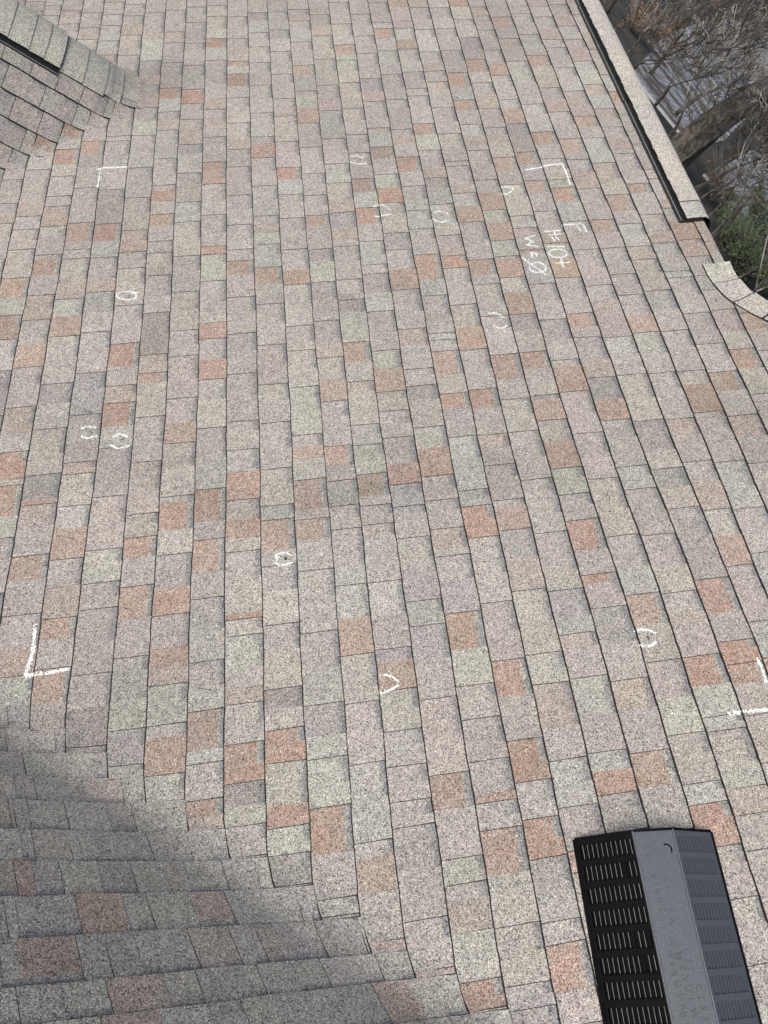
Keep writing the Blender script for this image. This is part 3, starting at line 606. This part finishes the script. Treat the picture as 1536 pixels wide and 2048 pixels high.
# ---------------- chalk ----------------
CH = [('bracket', 'white chalk corner bracket at the far left of the test square', 0.13, [[(-5.3, 17.576), (-4.737, 17.6), (-4.029, 17.608)], [(-5.076, 17.552), (-5.109, 16.995), (-5.132, 16.351)]]), ('bracket', 'white chalk corner bracket near the ridge, above the writing', 0.1, [[(12.16, 15.642), (13.143, 15.855), (13.766, 15.957), (13.78, 15.354), (13.774, 14.539)]]), ('bracket', 'thick white chalk corner bracket at the lower left near the valley', 0.13, [[(-5.158, -2.587), (-5.131, -2.999), (-5.119, -3.5), (-5.224, -4.072)], [(-5.224, -4.072), (-4.649, -4.037), (-4.099, -3.985)]]), ('bracket', 'white chalk corner bracket at the right edge of the photo', 0.11, [[(14.054, -5.609), (14.091, -5.767), (14.086, -6.071), (14.067, -6.301)], [(12.768, -6.972), (13.159, -6.988), (13.857, -6.997)]]), ('letter', 'white chalk letter F written beside the numbers', 0.075, [[(12.867, 12.123), (13.264, 12.137), (13.678, 12.141)], [(13.678, 12.141), (13.717, 11.901), (13.73, 11.636)], [(13.42, 12.05), (13.481, 11.896), (13.515, 11.717)]]), ('writing', 'white chalk writing H = 10 + on the shingles', 0.065, [[(12.096, 11.821), (12.761, 11.864)], [(12.243, 11.605), (12.759, 11.652)], [(12.487, 11.826), (12.511, 11.591)], [(12.315, 11.496), (12.397, 11.258)], [(12.48, 11.537), (12.561, 11.298)], [(12.028, 10.985), (12.7, 10.942)], [(12.696, 10.532), (12.639, 10.436), (12.525, 10.366), (12.377, 10.336), (12.224, 10.352), (12.097, 10.411), (12.019, 10.501), (12.008, 10.605), (12.064, 10.702), (12.178, 10.773), (12.327, 10.803), (12.481, 10.787), (12.609, 10.727), (12.686, 10.636), (12.696, 10.532)], [(12.101, 10.033), (12.387, 10.043), (12.673, 10.054)], [(12.395, 10.276), (12.381, 9.813)]]), ('writing', 'white chalk writing W = 0 with a stroke through the zero', 0.065, [[(11.734, 11.674), (11.295, 11.518), (11.581, 11.316), (11.277, 11.149), (11.747, 11.015)], [(11.362, 10.73), (11.355, 10.428)], [(11.527, 10.743), (11.537, 10.477)], [(11.344, 10.734), (11.603, 10.609)], [(11.741, 9.853), (11.685, 9.742), (11.579, 9.66), (11.444, 9.622), (11.305, 9.637), (11.192, 9.701), (11.124, 9.801), (11.117, 9.919), (11.172, 10.031), (11.279, 10.115), (11.415, 10.153), (11.555, 10.138), (11.669, 10.074), (11.736, 9.972), (11.741, 9.853)], [(10.95, 10.484), (11.117, 10.192), (11.418, 9.833), (11.686, 9.429)]]), ('hail_circle', 'chalk bracket pair around a dent near the top of the roof', 0.065, [[(5.165, 17.297), (5.406, 17.337), (5.666, 17.155)], [(5.073, 16.946), (5.388, 16.761), (5.744, 16.808)]]), ('hail_circle', 'chalk bracket pair crossing a course line, left of its neighbour', 0.065, [[(5.731, 14.04), (6.099, 14.078), (6.38, 13.756)], [(5.735, 13.449), (6.097, 13.408), (6.428, 13.478)]]), ('hail_circle', 'chalk bracket pair around a dark dent, right of its neighbour', 0.065, [[(8.026, 13.369), (8.312, 13.445), (8.612, 13.286)], [(7.955, 13.004), (8.246, 12.776), (8.613, 12.886)]]), ('hail_circle', 'small half chalk circle near the corner bracket by the ridge', 0.06, [[(10.892, 14.62), (11.12, 14.644), (11.362, 14.634)], [(10.82, 14.279), (11.113, 14.185), (11.405, 14.438), (11.416, 14.597)]]), ('hail_circle', 'chalk bracket pair just below the chalk writing', 0.065, [[(9.209, 7.724), (9.425, 7.749), (9.589, 7.649), (9.704, 7.502)], [(9.252, 7.171), (9.427, 7.008), (9.631, 7.022), (9.782, 7.164)]]), ('hail_circle', 'closed chalk oval on the left of the roof', 0.065, [[(-3.195, 9.947), (-3.212, 9.875), (-3.27, 9.816), (-3.361, 9.777), (-3.475, 9.764), (-3.599, 9.777), (-3.717, 9.815), (-3.815, 9.874), (-3.882, 9.946), (-3.909, 10.023), (-3.893, 10.096), (-3.836, 10.156), (-3.744, 10.195), (-3.629, 10.209), (-3.504, 10.195), (-3.386, 10.157), (-3.287, 10.097), (-3.221, 10.025), (-3.195, 9.947)], [(-3.404, 10.165), (-3.116, 10.109)]]), ('hail_circle', 'chalk bracket pair in the left middle, the left one of two', 0.075, [[(-4.584, 4.071), (-4.413, 4.144), (-4.117, 4.082)], [(-4.555, 3.768), (-4.335, 3.646), (-4.048, 3.742)]]), ('hail_circle', 'chalk bracket pair in the left middle, the right one of two', 0.075, [[(-3.56, 3.623), (-3.334, 3.728), (-3.07, 3.591)], [(-3.613, 3.302), (-3.35, 3.159), (-3.016, 3.238)]]), ('hail_circle', 'chalk ring around a dent in the middle of the roof', 0.07, [[(1.49, -1.36), (1.423, -1.223), (1.454, -1.144), (1.61, -1.104), (1.784, -1.138), (1.881, -1.214)], [(1.399, -1.399), (1.506, -1.499), (1.684, -1.51), (1.914, -1.438)]]), ('hail_circle', 'sharp pointed chalk bracket pair on an orange tab', 0.08, [[(4.0, -5.012), (4.195, -5.039), (4.358, -5.118), (4.5, -5.256)], [(3.975, -5.51), (4.253, -5.473), (4.488, -5.363)]]), ('hail_circle', 'chalk bracket pair at the right below the orange tab', 0.075, [[(11.01, -4.526), (11.189, -4.512), (11.409, -4.54), (11.582, -4.66)], [(11.036, -4.92), (11.125, -4.993), (11.342, -5.002), (11.524, -4.885)]])]
for kind, label, wd, strokes in CH:
    mb = MB()
    for st in strokes:
        pl = [Vector(p) for p in st]
        # resample
        pts = []
        for a, b in zip(pl, pl[1:]):
            k = max(1, int((b-a).length/.035))
            pts += [a+(b-a)*i/k for i in range(k)]
        pts.append(pl[-1])
        nw = 5
        for i in range(len(pts)-1):
            a, b = pts[i], pts[i+1]; d = (b-a)
            if d.length < 1e-6: continue
            d.normalize(); s_ = Vector((-d.y, d.x))
            press = .5+.5*math.sin(i*.35+len(pts)); wobble = ru(-.004, .004)
            for j in range(nw):
                u0 = (j/nw-.5)*wd*.92; u1 = ((j+1)/nw-.5)*wd*.92
                edge = j in (0, nw-1)
                if rnd() < (.62 if edge else .34-.24*press): continue
                q = [a+s_*u0, b+s_*u0, b+s_*u1, a+s_*u1]
                c = (q[0]+q[2])/2
                h = surf_h(c.x, c.y)+.010
                idx = [mb.vert(onroof(p_.x+ru(-.006, .006), p_.y+ru(-.006, .006), h)) for p_ in q]
                mb.face(idx)
        if kind == 'writing' or kind == 'hail_circle':      # loose chalk dust beside the stroke
            for _ in range(int(len(pts)*1.6)):
                p_ = random.choice(pts)+Vector((ru(-wd, wd)*1.2, ru(-wd, wd)*1.2)); r_ = ru(.006, .014)
                h = surf_h(p_.x, p_.y)+.009
                mb.face([mb.vert(onroof(p_.x+r_*math.cos(a_), p_.y+r_*math.sin(a_), h)) for a_ in (0, 1.6, 3.1, 4.7)])
    mb.build('chalk_mark', [CHALK], house)['label'] = label
# hail dents and scuffs: small bare asphalt spots
DOTS = [(5.473, 17.06), (8.334, 13.185), (9.547, 7.286), (-3.463, 9.976), (-4.227, 3.913), (-3.238, 3.474), (1.692, -1.3), (11.319, -4.777), (6.533, 17.614), (-3.62, 23.806), (-4.352, 4.678), (15.874, 9.742), (15.879, 9.252), (15.98, 8.841), (16.93, 7.955), (17.412, 7.521), (5.209, 21.241)]
mb = MB()
for (n_, y_) in DOTS:
    for _ in range(5):
        cx, cy = n_+ru(-.05, .05), y_+ru(-.05, .05); r_ = ru(.010, .022)
        h = surf_h(cx, cy)+.006
        mb.face([mb.vert(onroof(cx+r_*math.cos(a_)*1.3, cy+r_*math.sin(a_), h)) for a_ in [k*math.pi/3 for k in range(6)]], 0)
o = mb.build('hail_dent', [ASPH], house); o['label'] = 'small bare spots in the granules inside the chalk marks'
# ---------------- loose roof vent ----------------
VM = simple('vent_plastic', (.060, .070, .086), .40, .6, .10, 90, .35, 300)  # sky reflection put into the base colour of the top and ridge side
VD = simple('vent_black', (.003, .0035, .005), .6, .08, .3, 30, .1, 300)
VS = simple('vent_fin_edge', (.20, .21, .21), .45, .5, .25, 40)
vo = onroof(9.78, -9.6, .06)
vent = empty('roof_vent', vo, 'dark plastic roof vent with slotted sloping sides and a smooth top lying on the shingles', 'roof vent')
ang = math.radians(-3.0)
ex = Vector((cp, 0, sp)); ez = Vector((-sp, 0, cp)); ey = Vector((0, -1, 0))
u_ = ex*math.cos(ang)+ey*math.sin(ang)*-1; v_ = ey*math.cos(ang)+ex*math.sin(ang)   # u across, v along towards the viewer
def VP(u, v, h): return vo+(u_*u+v_*v+ez*h)*E
HW, TW, HH, LL = 1.62, .46, .78, 8.6             # half width, half top, height, length
def vbox(mb, f, mt=0):
    i = [mb.vert(p) for p in f]
    for q in ((0, 3, 2, 1), (4, 5, 6, 7), (0, 1, 5, 4), (1, 2, 6, 5), (2, 3, 7, 6), (3, 0, 4, 7)): mb.face([i[k] for k in q], mt)
def slab(mb, pu, pv, v0, v1, th, mt=0, n=1):      # slab between profile points pu=(u,h), pv=(u,h)
    d = Vector((pv[0]-pu[0], pv[1]-pu[1])); d.normalize(); nx, nz = -d.y*th, d.x*th
    f = [VP(pu[0], v0, pu[1]), VP(pv[0], v0, pv[1]), VP(pv[0], v1, pv[1]), VP(pu[0], v1, pu[1])]
    g_ = [VP(pu[0]-nx, v0, pu[1]-nz), VP(pv[0]-nx, v0, pv[1]-nz), VP(pv[0]-nx, v1, pv[1]-nz), VP(pu[0]-nx, v1, pu[1]-nz)]
    vbox(mb, g_+f, mt)
mb = MB(); slab(mb, (-TW, HH), (TW, HH), 0, LL, .03)
top = mb.build('top_panel', [VM], vent)
# shallow raised bosses and embossed lettering on the top
def emboss(txt, u, v, size):
    cu = bpy.data.curves.new('t', 'FONT'); cu.body = txt; cu.size = size*E; cu.extrude = .014*E; cu.space_character = 1.25
    to = bpy.data.objects.new('t', cu); scene.collection.objects.link(to)
    dg = bpy.context.evaluated_depsgraph_get(); me = bpy.data.meshes.new_from_object(to.evaluated_get(dg))
    bpy.data.objects.remove(to)
    X = v_; Z = ez; Yv = Z.cross(X)
    o_ = VP(u, v, HH+.006)
    me.transform(Matrix(((X.x, Yv.x, Z.x, o_.x), (X.y, Yv.y, Z.y, o_.y), (X.z, Yv.z, Z.z, o_.z), (0, 0, 0, 1))))
    me.materials.clear(); me.materials.append(VM); me.name = 'lettering'
    return me
bmx = bmesh.new()
for txt, u, v, sz in (('I O', -.34, .35, .17), ('D I E N A', -.30, .9, .15), ('L I', -.05, 1.0, .15), ('J A', -.12, 1.6, .2), ('C O', -.2, 2.2, .17), ('N S R', -.33, 2.35, .17),
                      ('W E Y', -.12, 2.4, .17), ('C I I', .06, 2.35, .17), ('O E R', -.30, 2.9, .18), ('U L W V', -.1, 3.0, .18), ('C E S 2', .12, 3.0, .17), ('B C', -.3, 3.45, .18), ('E H S', -.22, 3.75, .17), ('S C H', -.02, 3.75, .17), ('W V', .16, 3.75, .17)):
    me = emboss(txt, u+.06, v, sz); bmx.from_mesh(me)
me = bpy.data.meshes.new('lettering'); bmx.to_mesh(me); me.materials.append(VM); bmx.free()
link(bpy.data.objects.new('lettering', me), top)
# round screw recess
mb = MB()
cu_, cv_ = .22, .42
for r_, h0, h1 in ((.13, .002, .02),):
    n_ = 20
    a = [mb.vert(VP(cu_+r_*math.cos(2*math.pi*k/n_), cv_+r_*math.sin(2*math.pi*k/n_), HH+h0)) for k in range(n_)]
    b = [mb.vert(VP(cu_+(r_-.015)*math.cos(2*math.pi*k/n_), cv_+(r_-.015)*math.sin(2*math.pi*k/n_), HH+h1)) for k in range(n_)]
    c = [mb.vert(VP(cu_+(r_-.035)*math.cos(2*math.pi*k/n_), cv_+(r_-.035)*math.sin(2*math.pi*k/n_), HH+h0)) for k in range(n_)]
    for k in range(14, 22):
        k %= n_
        mb.face([a[k], a[(k+1) % n_], b[(k+1) % n_], b[k]]); mb.face([b[k], b[(k+1) % n_], c[(k+1) % n_], c[k]])
mb.build('screw_ring', [VD], top)
mb = MB()
for k in (-1, 1):
    mb.tube([VP(k*TW, 0, HH), VP(k*TW, LL, HH)], [.028*E]*2, 8)
mb.build('edge_bead', [VM], top)
def panel(side):
    """slotted sloping side: rails, cross bars, fins over a dark back sheet"""
    mb = MB()
    A = (side*HW, .03); B = (side*TW, HH)
    d = Vector((B[0]-A[0], B[1]-A[1])); L_ = d.length; d.normalize(); nn = Vector((-d.y, d.x)) if side < 0 else Vector((d.y, -d.x))
    def Q(s, v, h): return VP(A[0]+d.x*s+nn.x*h, v, A[1]+d.y*s+nn.y*h)
    def blk(s0, s1, v0, v1, h0, h1, m_=0):
        vbox(mb, [Q(s0, v0, h0), Q(s1, v0, h0), Q(s1, v1, h0), Q(s0, v1, h0), Q(s0, v0, h1), Q(s1, v0, h1), Q(s1, v1, h1), Q(s0, v1, h1)], m_)
    blk(0, L_, 0, LL, -.10, -.08)
    blk(0, .09, 0, LL, -.08, 0); blk(L_-.06, L_, 0, LL, -.08, 0)
    blk(.09, L_-.06, 0, .14, -.08, 0)
    p_ = .455; v = .14
    cells = []
    while v < LL-.2:
        cells.append((v, v+p_-.13)); blk(.09, L_-.06, v+p_-.13, min(v+p_, LL), -.08, 0); v += p_
    fins = 11
    for v0, v1 in cells:
        for k in range(fins):
            s = .09+(L_-.15)*(k+.5)/fins
            blk(s-.022, s+.022, v0, v1, -.08, -.012)
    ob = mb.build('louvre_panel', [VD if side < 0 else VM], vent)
    mb = MB()
    if side < 0:
        for v0, v1 in cells:
            for k in range(fins):
                s = .09+(L_-.15)*(k+.5)/fins
                if rnd() < .03: continue
                mb.face([mb.vert(Q(s+.010, v0+.01, -.010)), mb.vert(Q(s+.019, v0+.01, -.010)), mb.vert(Q(s+.019, v1-.01-ru(0, .03), -.010)), mb.vert(Q(s+.010, v1-.01-ru(0, .03), -.010))])
        mb.build('fin_edge', [VS], ob)
    return ob
a = panel(-1); a['label'] = 'black slotted side facing down the roof'
b = panel(1); b['label'] = 'slotted side facing the ridge, sky reflection put into its grey'
mb = MB()
slab(mb, (-HW-.05, .0), (-HW+.02, .06), 0, LL, .04); slab(mb, (HW-.02, .06), (HW+.05, .0), 0, LL, .04)
# end rim: thin arch at the far end
pr = [(-HW, .0), (-HW, .05), (-TW, HH+.02), (-.2, HH+.05), (.2, HH+.05), (TW, HH+.02), (HW, .05), (HW, .0)]
for p0, p1 in zip(pr, pr[1:]): slab(mb, p0, p1, -.035, .02, .10)
mb.build('rim', [VD], vent)
# ---------------- ground and background ----------------
def ground_material():
    mt, n, l, p = mat('leaf_litter')
    tc = n.new('ShaderNodeTexCoord')
    a = n.new('ShaderNodeTexNoise'); a.inputs['Scale'].default_value = .22; a.inputs['Detail'].default_value = 8
    b = n.new('ShaderNodeTexVoronoi'); b.inputs['Scale'].default_value = 9
    l.new(tc.outputs['Object'], a.inputs['Vector']); l.new(tc.outputs['Object'], b.inputs['Vector'])
    r = n.new('ShaderNodeValToRGB'); r.color_ramp.elements[0].position = .42; r.color_ramp.elements[0].color = (.013, .014, .011, 1)
    r.color_ramp.elements[1].position = .58; r.color_ramp.elements[1].color = (.040, .034, .029, 1)
    l.new(a.outputs['Fac'], r.inputs[0])
    s = n.new('ShaderNodeSeparateColor'); l.new(b.outputs['Color'], s.inputs[0])
    m1 = n.new('ShaderNodeMapRange'); m1.inputs[3].default_value = .35; m1.inputs[4].default_value = 1.9; l.new(s.outputs[0], m1.inputs[0])
    vm = n.new('ShaderNodeVectorMath'); vm.operation = 'SCALE'; l.new(r.outputs[0], vm.inputs[0]); l.new(m1.outputs[0], vm.inputs[3]); l.new(vm.outputs[0], p.inputs['Base Color'])
    p.inputs['Roughness'].default_value = .9
    return mt
mb = MB()
S_ = 450
mb.face([mb.vert((-S_, -S_, GZ)), mb.vert((S_, -S_, GZ)), mb.vert((S_, S_, GZ)), mb.vert((-S_, S_, GZ))])
gr = mb.build('ground', [ground_material()]); gr['kind'] = 'structure'
Minv = Matrix(CM).transposed()
def ray_hit(px, py, z):
    r = Minv @ Vector(((px-768)/FPX, (py-1024)/FPX, 1)); o_ = Vector(CC)*E
    return o_+r*((z-o_.z)/r.z)
BARK = simple('bark', (.085, .078, .071), .9, .2, .6, 5, .6, 30)
TWIG = simple('twig_bark', (.072, .066, .060), .85, .2, .5, 1.2)
TWIG2 = simple('pale_twig_bark', (.27, .255, .24), .85, .2, .75, 1.0)
DRY = simple('dry_leaves', (.27, .185, .12), .8, .2, .7, 1.3, col2=(.10, .06, .04))
GREEN = simple('green_leaves', (.085, .11, .055), .7, .3, .6, 1.5, col2=(.03, .045, .022))
def grow(mb, lf, p, d, r, L_, depth, spread=.6, up=.12, twigs=None, leaf=0, sides=None, minr=.015):
    seg = 5 if depth > 2 else 4
    pts = [p.copy()]; rad = [r]
    q = p.copy(); dd = d.copy()
    for i in range(seg):
        dd = (dd+Vector((ru(-1, 1), ru(-1, 1), ru(-1, 1)))*.20+Vector((0, 0, up))*.5).normalized()
        q = q+dd*L_/seg; pts.append(q.copy()); rad.append(max(minr, r*(1-.45*(i+1)/seg)))
    tgt = mb if r > .05 else twigs
    tgt.tube(pts, rad, 7 if r > .15 else (5 if r > .04 else 3))
    if depth == 0:
        if leaf:
            for _ in range(leaf):
                c = random.choice(pts[1:])+Vector((ru(-1, 1), ru(-1, 1), ru(-1, 1)))*.12
                s = ru(.03, .07); a = Vector((ru(-1, 1), ru(-1, 1), ru(-1, 1))).normalized()*s; b = a.orthogonal().normalized()*s*.7
                lf.face([lf.vert(c-a), lf.vert(c+b), lf.vert(c+a), lf.vert(c-b)])
        return
    k = random.choice([2, 3, 3]) if depth > 1 else random.choice([3, 4])
    for j in range(k):
        i = random.randint(max(1, seg-3), seg) if j else seg
        base = pts[i]; dirn = (pts[i]-pts[i-1]).normalized()
        o_ = Vector((ru(-1, 1), ru(-1, 1), ru(-.6, 1))); o_ = (o_-dirn*o_.dot(dirn)).normalized()
        nd = (dirn+o_*ru(spread*.5, spread*1.5)).normalized()
        grow(mb, lf, base, nd, rad[i]*ru(.52, .8), L_*ru(.6, .88), depth-1, spread, up, twigs, leaf, minr=minr)
def tree(name, base, h, r, label, cat, depth, leaf=0, leafmat=None, lean=Vector((0, 0, 1)), group=None, twigmat=TWIG, spread=.6):
    root = empty(name, base, label, cat, group)
    tk = MB(); tw = MB(); lf = MB()
    grow(tk, lf, Vector((0, 0, -.2)), lean.normalized(), r, h*.33, depth, spread, .12, tw, leaf)
    for o in ([tk.build('trunk', [BARK])] if tk.v else [])+([tw.build('crown', [twigmat])] if tw.v else [])+([lf.build('leaves', [leafmat])] if lf.v else []): o.parent = root
    return root
random.seed(21)
def copy_thing(o, loc, rz, sc, label, group):
    c = o.copy(); scene.collection.objects.link(c); c.location = loc; c.rotation_euler = (0, 0, rz); c.scale = (sc, sc, sc*ru(.9, 1.1))
    c['label'] = label; c['group'] = group
    for ch in list(o.children):
        d = ch.copy(); scene.collection.objects.link(d); d.parent = c
    return c
GT = 'trees beyond the house'
big = tree('bare_tree', ray_hit(1338, 322, GZ), 17, .80, 'big old bare tree with a thick grey leaning trunk beyond the ridge', 'tree', 6, 0, None, Vector((.22, .05, 1)), GT, TWIG, .55)
thin = tree('bare_tree', ray_hit(1392, 500, GZ), 7.0, .12, 'thin bare tree just beyond the end of the ridge vent', 'tree', 6, 0, None, Vector((.1, 0, 1)), GT, TWIG, .75)
pale = tree('bare_tree', ray_hit(1425, 650, GZ), 6.0, .10, 'small pale twigged tree above the green shrubs by the hip', 'tree', 6, 0, None, Vector((.2, .1, 1)), GT, TWIG2, .75)
leafy = tree('leafy_tree', ray_hit(1175, 70, GZ), 8, .14, 'bare tree still holding some brown leaves at the top by the ridge', 'tree', 6, 2, DRY, Vector((.1, .1, 1)), GT, TWIG, .8)
for src, px, py, sc, label in (
  (leafy, 1235, 165, .8, 'shorter tree with dry orange leaves close to the ridge vent'),
  (leafy, 1290, 40, 1.3, 'tall leafy brown tree at the top edge right of the ridge'),
  (thin, 1275, 250, 1.0, 'slender bare tree in front of the grey neighbouring roof'),
  (thin, 1330, 350, .9, 'slender bare tree left of the big trunk, close behind the ridge'),
  (thin, 1440, 330, 1.5, 'spreading bare tree under the big leaning trunk'),
  (thin, 1340, 60, 1.9, 'dark bare tree far back near the top of the photo'),
  (thin, 1470, 560, .9, 'thin bare tree rising out of the green shrubs'),
  (pale, 1350, 230, 1.7, 'pale twigged tree behind the big trunk'),
  (pale, 1410, 440, 1.2, 'pale twigged tree above the reddish shrub'),
  (pale, 1420, 150, 2.2, 'tall pale tree reaching the upper right corner of the photo'),
  (thin, 1215, 20, 1.6, 'bare tree at the very top beside the ridge cap'),
  (thin, 1385, 380, 1.1, 'bare tree right behind the middle of the ridge vent'),
  (thin, 1300, 150, 1.4, 'bare tree standing over the kerb of the drive'),
  (pale, 1320, 290, 1.2, 'small pale tree left of the foot of the big trunk'),
  (pale, 1455, 250, 1.6, 'pale twigged tree under the big trunk at the right'),
  (pale, 1390, 90, 2.0, 'pale twigged tree on the far side of the drive'),
  (leafy, 1400, 400, .8, 'little tree with reddish brown leaves above the vent end'),
  (leafy, 1330, 110, 1.1, 'leafy brown tree in front of the drive'),
  (pale, 1250, 110, 1.2, 'pale twigged tree between the two leafy brown trees'),
  (pale, 1500, 480, 1.3, 'pale twigged tree at the right edge above the second grey roof')):
    copy_thing(src, ray_hit(px, py, GZ), ru(0, 6.28), sc*.8, label, GT)
def shrub(px, py, rad, h, label, m_, nst, nlf):
    b = ray_hit(px, py, GZ); root = empty('shrub', b, label, 'shrub', 'shrubs behind the house')
    st = MB(); lf = MB()
    for _ in range(nst):
        a = ru(0, 6.28); e = Vector((math.cos(a)*rad*ru(.2, 1), math.sin(a)*rad*ru(.2, 1), h*ru(.5, 1)))
        mid = e*.5+Vector((ru(-.1, .1), ru(-.1, .1), .15))
        st.tube([b, b+mid, b+e], [.02, .012, .004], 3)
        for _ in range(nlf):
            c = b+e*ru(.3, 1.05)+Vector((ru(-1, 1), ru(-1, 1), ru(-1, 1)))*.28
            s = ru(.03, .085); q = Vector((ru(-1, 1), ru(-1, 1), ru(-1, 1))).normalized()*s; w_ = q.orthogonal().normalized()*s*.5
            lf.face([lf.vert(c-q), lf.vert(c+w_), lf.vert(c+q), lf.vert(c-w_)])
    st.build('stem', [TWIG2], root); lf.build('foliage', [m_], root)
shrub(1470, 545, 2.4, 1.8, 'green leafy shrub right behind the hip caps', GREEN, 70, 60)
shrub(1500, 470, 2.8, 1.9, 'wide green shrub behind the first, below the bare twigs', GREEN, 80, 60)
shrub(1440, 480, 2.0, 1.6, 'low green shrub at the end of the ridge vent', GREEN, 60, 50)
shrub(1535, 600, 2.0, 1.6, 'green shrub at the right edge of the photo above the hip', GREEN, 60, 50)
shrub(1260, 60, 3.0, 2.4, 'brown shrub with dry leaves near the top of the ridge', DRY, 60, 30)
shrub(1420, 400, 2.6, 2.0, 'reddish brown shrub beside the ridge above the vent end', DRY, 70, 14)
# paved drive with a pale kerb, seen through the branches
def drive_mat():
    mt, n, l, p = mat('grey_pavers')
    tc = n.new('ShaderNodeTexCoord'); br = n.new('ShaderNodeTexBrick')
    br.inputs['Scale'].default_value = 1; br.inputs['Brick Width'].default_value = .9; br.inputs['Row Height'].default_value = .36; br.inputs['Mortar Size'].default_value = .05
    br.inputs['Color1'].default_value = (.40, .42, .46, 1); br.inputs['Color2'].default_value = (.32, .34, .375, 1); br.inputs['Mortar'].default_value = (.09, .092, .10, 1)
    mp = n.new('ShaderNodeMapping'); mp.inputs['Rotation'].default_value = (0, 0, .9)
    l.new(tc.outputs['Object'], mp.inputs['Vector']); l.new(mp.outputs[0], br.inputs['Vector'])
    nz = n.new('ShaderNodeTexNoise'); nz.inputs['Scale'].default_value = .7; nz.inputs['Detail'].default_value = 7
    l.new(tc.outputs['Object'], nz.inputs['Vector'])
    r = n.new('ShaderNodeValToRGB'); r.color_ramp.elements[0].position = .42; r.color_ramp.elements[1].position = .55
    l.new(nz.outputs['Fac'], r.inputs[0])
    mx = n.new('ShaderNodeMix'); mx.data_type = 'RGBA'; l.new(r.outputs[0], mx.inputs[0]); mx.inputs[6].default_value = (.075, .062, .05, 1); l.new(br.outputs['Color'], mx.inputs[7])
    l.new(mx.outputs[2], p.inputs['Base Color']); p.inputs['Roughness'].default_value = .85
    return mt
DM = drive_mat(); WHT = simple('white_trim', (.62, .63, .64), .6, .3, .2, 3)
def flat(name, pix, z, m_, th=0):
    mb = MB(); P_ = [ray_hit(x, y, z) for x, y in pix]; mb.face([mb.vert(p) for p in P_]); o = mb.build(name, [m_]); return o, P_
o, P1 = flat('drive', [(1262, 150), (1380, 296), (1450, 280), (1545, 180), (1545, 60), (1440, 30), (1330, 70)], GZ+.012, DM); o['kind'] = 'structure'
o, P2 = flat('drive', [(1405, 350), (1490, 455), (1570, 500), (1610, 330), (1500, 300)], GZ+.012, DM); o['kind'] = 'structure'
for P_, label in ((P1, 'pale kerb along the lower left edge of the grey paved drive'), (P2, 'pale kerb in front of the second paved patch under the twigs')):
    mb = MB(); a_, b_ = P_[0], P_[1]; d_ = (b_-a_).normalized(); q_ = Vector((-d_.y, d_.x, 0))
    nb_ = max(2, int((b_-a_).length/1.2))
    for k in range(nb_):
        c_ = a_+(b_-a_)*(k+.5)/nb_; ln = (b_-a_).length/nb_-.03
        mb.box(c_+Vector((0, 0, .05)), (ln, .13, .12), rot=Matrix.Rotation(math.atan2(d_.y, d_.x), 3, 'Z'))
    o = mb.build('kerb', [WHT]); o['label'] = label; o['category'] = 'kerb'
